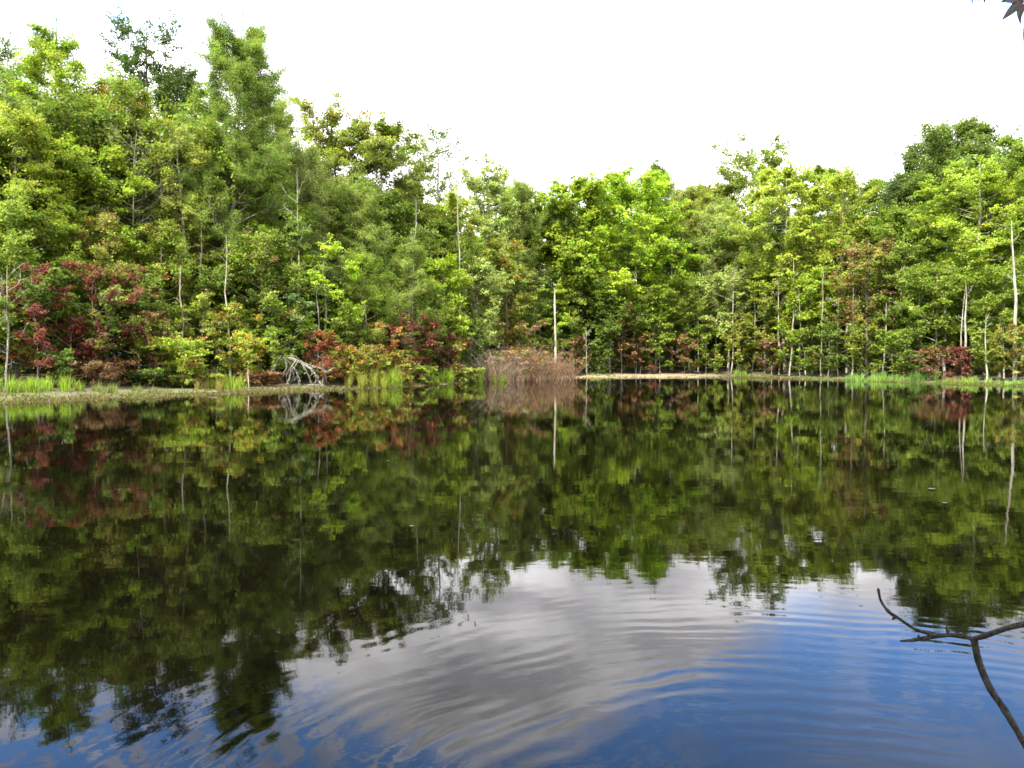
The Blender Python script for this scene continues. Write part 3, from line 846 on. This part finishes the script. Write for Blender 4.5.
def clump(px, wpx, ty, off, n, col, label, lean=.42, wide=.03, name='grass_clump'):
    D = float(shoreD(px) + landoff(px) * .8 + off); x0 = gx(px, D); wm = wpx * D / F
    H = at(px, ty, D)[2] - gz(x0, D)
    H *= .88
    n = max(n, 320)
    nc = max(4, int(wm / .16)); tc = R.integers(0, nc, n)
    cx_ = R.uniform(-.5, .5, nc); cy_ = R.normal(0, .24, nc); ch_ = R.uniform(.5, 1.1, nc)
    bx = cx_[tc] * wm + R.normal(0, .06, n); by = cy_[tc] * min(wm, 1.6) + R.normal(0, .06, n)
    z0 = gz(x0, D)
    bz = ground_z(bx + x0, by + D) - z0 - .03
    h = H * R.uniform(.4, 1.05, n) * ch_[tc] * (1 - .3 * (np.abs(bx) / (wm * .5)) ** 2)
    V, Fc, sg = blades(bx, by, bz, h, np.full(n, wide * D / 40), lean)
    c_ = np.array(col) * [.98, .92, 1] * np.exp(R.normal(0, .25, (n, 1))) * np.exp(R.normal(0, .12, (n, 3)))
    c_ = np.where(R.random((n, 1)) < .16, np.array([.19, .15, .06]) * np.exp(R.normal(0, .2, (n, 1))), c_)
    o = link(name, quads(name, V, Fc, np.repeat(c_, sg, 0)), M_GRASS)
    o.location = (x0, D, z0)
    return tag(o, label, 'grass', 'grass clumps on the far bank')


clump(10, 46, 362, .9, 900, (.20, .32, .03), 'bright tall grass at the left edge of the bank')
clump(48, 56, 366, .8, 900, (.21, .33, .03), 'bright grass patch under the wine red sapling')
clump(112, 50, 376, .5, 420, (.16, .20, .05), 'short dull grass beside the dark shore hollow')
clump(150, 44, 380, .3, 320, (.14, .17, .05), 'low sparse grass on the mud left of the bright sapling')
clump(226, 28, 360, .7, 450, (.22, .33, .03), 'upright yellow green grass tuft left of the thin orange sapling')
clump(212, 26, 368, .9, 200, (.25, .24, .06), 'yellowish thin grass tuft beside the upright tuft')
clump(372, 30, 352, .5, 420, (.27, .31, .04), 'yellow reeds with orange bush behind, left end of the reed bed')
clump(386, 34, 358, .3, 450, (.22, .34, .03), 'green reeds in the middle of the reed bed')
clump(404, 28, 354, .4, 500, (.21, .33, .03), 'green reeds at the right end of the reed bed')
clump(355, 22, 362, .5, 250, (.25, .28, .04), 'low yellow green reeds left of the reed bed')
clump(448, 18, 358, .2, 380, (.24, .38, .03), 'brightest upright reed tuft left of the brown brush')
clump(432, 14, 368, .3, 120, (.17, .27, .03), 'small green tuft left of the brightest reed tuft')
clump(477, 10, 362, -.2, 100, (.15, .26, .03), 'thin green tuft at the left end of the brown brush')
clump(497, 16, 366, -1.4, 160, (.20, .32, .03), 'small green tuft in front of the brown brush')
clump(600, 40, 370, 1.0, 300, (.16, .23, .04), 'low grass right of the thin white stem')
clump(740, 22, 366, .9, 220, (.19, .30, .04), 'bright small tuft at the end of the sandy shore')
clump(757, 30, 371, 1.2, 200, (.14, .22, .04), 'low green grass right of the bright small tuft')
clump(872, 50, 366, 1.0, 900, (.17, .34, .06), 'vivid green grass mound on the right bank')
clump(890, 60, 372, .6, 500, (.17, .31, .05), 'low vivid grass spreading right of the grass mound')
clump(922, 36, 364, 1.5, 500, (.08, .19, .03), 'darker green grass clump left of the crimson bush')
clump(980, 30, 370, .9, 300, (.20, .34, .05), 'bright grass tuft below the white trunks')
clump(1016, 30, 374, .6, 300, (.17, .34, .05), 'bright low grass at the right edge of the bank')
clump(958, 34, 372, 1.3, 260, (.18, .24, .05), 'pale green grass between the crimson bushes and white trunks')

# short weeds and sedge matting the shore: nobody could count the blades
n = 70000
px = R.uniform(-120, 1160, n)
dd = np.abs(R.normal(0, 1.0, n)) * 1.35 - .75
Dy = np.interp(px, SH_PX, SH_Y) + dd
bx = gx(px, Dy)
gzv = ground_z(bx, Dy)
cl = .5 + .5 * np.sin(bx * 1.3 + 2 * np.sin(bx * .37)) * np.cos(Dy * 2.1)
keep = (gzv > -.10) & (R.random(n) < .25 + .75 * cl) & ((px < 540) | (px > 720) | (R.random(n) < .22))
bx, by, bz, pxx = bx[keep], Dy[keep], gzv[keep], px[keep]
n = len(bx)
h = R.uniform(.03, .13, n) * (1 + (R.random(n) < .06) * 1.5)
V, Fc, sg = blades(bx, by, np.maximum(bz, -.02) - .01, h, R.uniform(.03, .08, n), .9, 2)
base = np.array([(.13, .15, .035), (.19, .16, .06), (.10, .16, .03), (.22, .19, .08), (.09, .075, .04)])[R.integers(0, 5, n)]
base = base * [.72, .62, .62]
base = np.where((pxx > 800)[:, None], base * [.95, 1.25, .9], base)
c_ = base * np.exp(R.normal(0, .2, (n, 1)))
o = link('shore_weeds', quads('shore_weeds', V, Fc, np.repeat(c_, sg, 0)), M_GRASS)
tag(o, 'short olive weeds matting the muddy shore', 'weeds', kind='stuff')

# leafy undergrowth filling the forest floor
n_cl = 2600
px = R.uniform(-260, 1280, n_cl)
off = R.uniform(2.2, 26, n_cl) + np.interp(px, [0, 200, 350, 560, 620], [4, 4, 0, 0, 4])
Dy = np.interp(px, SH_PX, SH_Y) + off
cxs = gx(px, Dy)
cz = ground_z(cxs, Dy) + R.uniform(.1, 1.5, n_cl) * np.clip(off / 5, .35, 1.4)
kk = 26
cl = np.repeat(np.arange(n_cl), kk)
P = np.stack([cxs, Dy, cz], 1)[cl] + R.normal(0, 1, (len(cl), 3)) * [.5, .5, .28]
N_ = np.array([0, 0, 1.]) + R.normal(0, .7, P.shape)
pals = np.array([PAL[a] for a in ('deep', 'mid', 'dark', 'olive', 'mid', 'brown')])
cb_ = pals[R.integers(0, 6, n_cl)] * np.exp(R.normal(0, .25, (n_cl, 1)))
V, Fc, cc = leaves(P, None, N_, 2.8 * P[:, 1] / F * R.uniform(.6, 1.3, len(P)), cb_[cl] * np.exp(R.normal(0, .2, (len(cl), 1))))
o = link('undergrowth', quads('undergrowth', V, Fc, cc), M_LEAF)
tag(o, 'low leafy undergrowth on the forest floor', 'undergrowth', kind='stuff')

# ------------------------------------------------------------------ deeper forest: trees behind the front rows
G5 = 'trees deep in the wood'
protos = []
spec = [('round', 'deep'), ('maple', 'mid'), ('feather', 'deep'), ('pine', 'dark'), ('round', 'mid'), ('airy', 'deep')]
for i, (st, pal) in enumerate(spec):
    D0 = 62 + i
    r_ = tree('forest_tree', 512, 0, 90, 0, st, pal, 'green tree deep in the wood behind the front rows', group=G5, cb=.12,
              bark='dark', baseY=D0, H=13.0, dens=.8)
    protos.append(r_)
PX_SKY = np.array([-260, 0, 50, 100, 150, 200, 260, 300, 350, 400, 440, 480, 560, 640, 700, 760, 830, 880, 950, 1024, 1280])
PY_SKY = np.array([110, 70, 60, 90, 90, 80, 120, 150, 135, 165, 195, 195, 190, 190, 205, 190, 180, 185, 150, 150, 150])
used = [False] * len(protos)
cnt = 0
for row, (off, step) in enumerate(((13, 46), (22, 42), (32, 46))):
    px = -210 + row * 17
    while px < 1250:
        i = int(R.integers(0, len(protos)))
        D = float(shoreD(px) + off + R.uniform(-2, 2))
        x = gx(px, D); z0 = gz(x, D) - .1
        ty = np.interp(px, PX_SKY, PY_SKY) + R.uniform(12, 45)
        h = at(px, ty, D)[2] - z0
        if not used[i]:
            r_ = protos[i]; used[i] = True
        else:
            src = protos[i]
            r_ = src.copy(); scene.collection.objects.link(r_)
            for ch in list(src.children):
                c2 = ch.copy(); scene.collection.objects.link(c2); c2.parent = r_
        r_.location = (x, D, z0)
        r_.rotation_euler = (0, 0, R.uniform(0, 6.28))
        sc_ = h / 13.0
        r_.scale = (sc_ * R.uniform(.85, 1.1), sc_ * R.uniform(.85, 1.1), sc_)
        cnt += 1
        px += step * R.uniform(.7, 1.3)
# dense thicket closing the view between the trunks
G6 = 'understorey trees deep in the wood'
th = tree('understorey_tree', 512, 0, 80, 0, 'shrub', 'deep', 'dark green understorey tree between the forest trunks', group=G6, cb=.05, bark='dark', baseY=60, H=5.0, dens=1.6)
first = True
for row, (off, step) in enumerate(((8, 40), (16, 36), (26, 40))):
    px = -200 + row * 11
    while px < 1240:
        D = float(shoreD(px) + off + R.uniform(-1.5, 1.5)); x = gx(px, D)
        if first:
            r_ = th; first = False
        else:
            r_ = th.copy(); scene.collection.objects.link(r_)
            for ch in list(th.children):
                c2 = ch.copy(); scene.collection.objects.link(c2); c2.parent = r_
        s_ = R.uniform(.7, 1.25)
        r_.location = (x, D, gz(x, D) - .05); r_.rotation_euler = (0, 0, R.uniform(0, 6.28)); r_.scale = (s_ * .9, s_ * .9, s_)
        px += step * R.uniform(.7, 1.3)

# ------------------------------------------------------------------ foreground: bare branch over the water
def px_path(pts):
    return np.array([at(a, b, d_) for a, b, d_ in pts])


def limb(name, pts, radii, root, m=40, knobs=.12):
    P = smooth_path(pts, m)
    r_ = np.interp(np.linspace(0, 1, m), np.linspace(0, 1, len(radii)), radii) * (1 + R.normal(0, knobs, m))
    r_[-1] *= .35
    return link(name, quads(name, *tubes(P[None] - np.array(root.location), r_[None], 9), smooth=True), M_SHADED_BARK, root)


fb = tag(empty('bare_branch', (3.2, .7, gz(3.2, .7))), 'dark bare forked branch reaching over the water at lower right', 'branch')
fork = at(974, 639, 2.3)
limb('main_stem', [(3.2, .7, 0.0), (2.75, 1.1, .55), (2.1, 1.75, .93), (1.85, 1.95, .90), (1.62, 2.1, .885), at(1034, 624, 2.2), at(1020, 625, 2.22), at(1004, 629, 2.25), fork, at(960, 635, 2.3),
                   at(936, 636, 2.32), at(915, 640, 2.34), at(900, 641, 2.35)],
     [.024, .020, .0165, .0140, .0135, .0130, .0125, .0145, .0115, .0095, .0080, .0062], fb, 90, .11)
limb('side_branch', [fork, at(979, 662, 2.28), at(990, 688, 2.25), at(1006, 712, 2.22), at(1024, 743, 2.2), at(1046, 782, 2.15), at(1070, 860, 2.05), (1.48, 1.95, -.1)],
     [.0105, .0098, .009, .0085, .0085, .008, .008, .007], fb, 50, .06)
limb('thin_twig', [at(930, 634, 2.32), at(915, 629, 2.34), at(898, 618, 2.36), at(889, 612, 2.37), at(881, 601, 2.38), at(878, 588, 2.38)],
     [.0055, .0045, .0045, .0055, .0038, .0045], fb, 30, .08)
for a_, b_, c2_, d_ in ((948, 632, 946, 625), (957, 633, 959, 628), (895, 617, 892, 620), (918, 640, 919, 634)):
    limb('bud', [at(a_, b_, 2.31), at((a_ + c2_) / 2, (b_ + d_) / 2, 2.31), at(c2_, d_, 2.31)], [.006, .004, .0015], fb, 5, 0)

# the tree on the near bank whose crown, above the frame, shades the branch and the twig
tree('waterside_tree', 512, 0, 1, 0, 'round', 'mid', 'leafy tree on the near bank shading the viewpoint', group='trees on the near bank',
     cb=.5, baseY=-1.6, H=8.2, X=-1.6, rad_m=3.0, dens=2.2)

# overhanging twig with dark leaves, upper right corner
ov = tag(empty('overhanging_sapling', (2.9, .2, gz(2.9, .2))), 'dark reddish leaves of an overhanging twig in the upper right corner', 'sapling')
DD = 1.5
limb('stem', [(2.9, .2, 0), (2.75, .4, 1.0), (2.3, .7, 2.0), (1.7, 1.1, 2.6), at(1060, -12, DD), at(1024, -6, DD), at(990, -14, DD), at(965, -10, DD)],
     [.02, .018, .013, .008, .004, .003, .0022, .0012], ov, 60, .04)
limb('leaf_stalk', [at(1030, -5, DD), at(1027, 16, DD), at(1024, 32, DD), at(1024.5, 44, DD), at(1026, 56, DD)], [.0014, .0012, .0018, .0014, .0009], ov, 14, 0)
m_dl, k = mat_new('dark_red_leaf')
n_ = k.n('ShaderNodeTexNoise', {'Vector': k.n('ShaderNodeNewGeometry').outputs['Position'], 'Scale': 60, 'Detail': 3}).outputs[0]
cc_ = k.mix(k.smooth(n_, .4, .65), (.008, .002, .003), (.030, .007, .003))
p = k.n('ShaderNodeBsdfPrincipled', {'Base Color': cc_, 'Roughness': .5})
t_ = k.n('ShaderNodeBsdfTranslucent', {0: (.03, .008, .006, 1)})
k.n('ShaderNodeOutputMaterial', {0: k.n('ShaderNodeMixShader', {0: .2, 1: p.outputs[0], 2: t_.outputs[0]}).outputs[0]})


def big_leaf(b, t, wpx, curl=0.0, mat=None, root=None, name='leaf', nrm_=(0, -1, .25), m=9):
    b = np.asarray(b, float); t = np.asarray(t, float)
    L = t - b; ln = np.linalg.norm(L)
    s = nrm(np.cross(L, np.array(nrm_)))
    nn = nrm(np.cross(s, L))
    q = np.linspace(0, 1, m)
    wv = wpx * np.sin(np.pi * q ** .8) ** .9 * .5
    wv[0] = wv[-1] = wpx * .02
    rows = []
    for i, u in enumerate(q):
        cen = b + L * u + s * curl * ln * math.sin(math.pi * u)
        for v, up in ((-1, .14), (-.5, .05), (0, 0), (.5, .05), (1, .14)):
            rows.append(cen + s * wv[i] * v + nn * wpx * up)
    V = np.array(rows); idx = np.arange(m * 5).reshape(m, 5)
    Fc = np.stack([idx[:-1, :-1], idx[:-1, 1:], idx[1:, 1:], idx[1:, :-1]], -1)
    org = np.array(root.location) if root is not None else np.zeros(3)
    o = link(name, quads(name, V - org, Fc, smooth=True), mat or m_dl, root)
    sd = o.modifiers.new('thickness', 'SOLIDIFY'); sd.thickness = .0006
    return o


w_ = lambda p_: p_ * DD / F
big_leaf(at(1024, -2, DD), at(1002, 20, DD), w_(8), .0, root=ov)
big_leaf(at(1020, -6, DD), at(1001, 2, DD), w_(9), -.1, root=ov)
big_leaf(at(1030, 2, DD), at(1020, 24, DD), w_(7), .22, root=ov)
big_leaf(at(1034, 6, DD), at(1023, 30, DD), w_(9), -.1, root=ov)
big_leaf(at(1040, -4, DD), at(1046, 26, DD), w_(10), .1, root=ov)
big_leaf(at(990, -14, DD), at(984, 3, DD), w_(5), .1, root=ov)
big_leaf(at(982, -14, DD), at(979, 1.5, DD), w_(4), .1, root=ov)
big_leaf(at(973, -12, DD), at(973, 4, DD), w_(2.5), .1, root=ov)

# floating leaves and flecks on the pond
m_fl, k = mat_new('floating_leaf')
k.n('ShaderNodeOutputMaterial', {0: k.n('ShaderNodeBsdfPrincipled', {'Base Color': (.07, .06, .04, 1), 'Roughness': .6}).outputs[0]})
FL = [(932, 489, 8, 'largest pale leaf floating on the right of the pond'), (945, 503, 6, 'white leaf floating below the largest floating leaf'),
      (412, 526, 5, 'tiny pale fleck floating left of centre'), (388, 461, 4, 'pale speck floating on the dark reflection of trees'),
      (846, 437, 4, 'pale speck floating far out on the right'), (746, 604, 4, 'small leaf floating by the reflected lacy tree top'),
      (861, 604, 4, 'small leaf floating left of the thin twig tip'), 
      ]
for px_, py_, sz, lab in FL:
    r_ = ray(px_, py_); t0 = -(CAMH - .006) / r_[2]; c0 = np.array([0, 0, CAMH]) + r_ * t0
    a0 = R.uniform(-.5, .5); ln = sz * c0[1] / F
    dv = np.array([math.cos(a0), math.sin(a0), 0]) * ln * .5
    e_ = big_leaf(c0 - dv, c0 + dv, ln * .55, .05, m_fl, None, 'floating_leaf', (0, 0, 1), 7)
    tag(e_, lab, 'leaf', 'leaves floating on the pond')
print('leaf trees', cnt, 'objects', len(bpy.data.objects), 'faces', sum(len(m.polygons) for m in bpy.data.meshes))
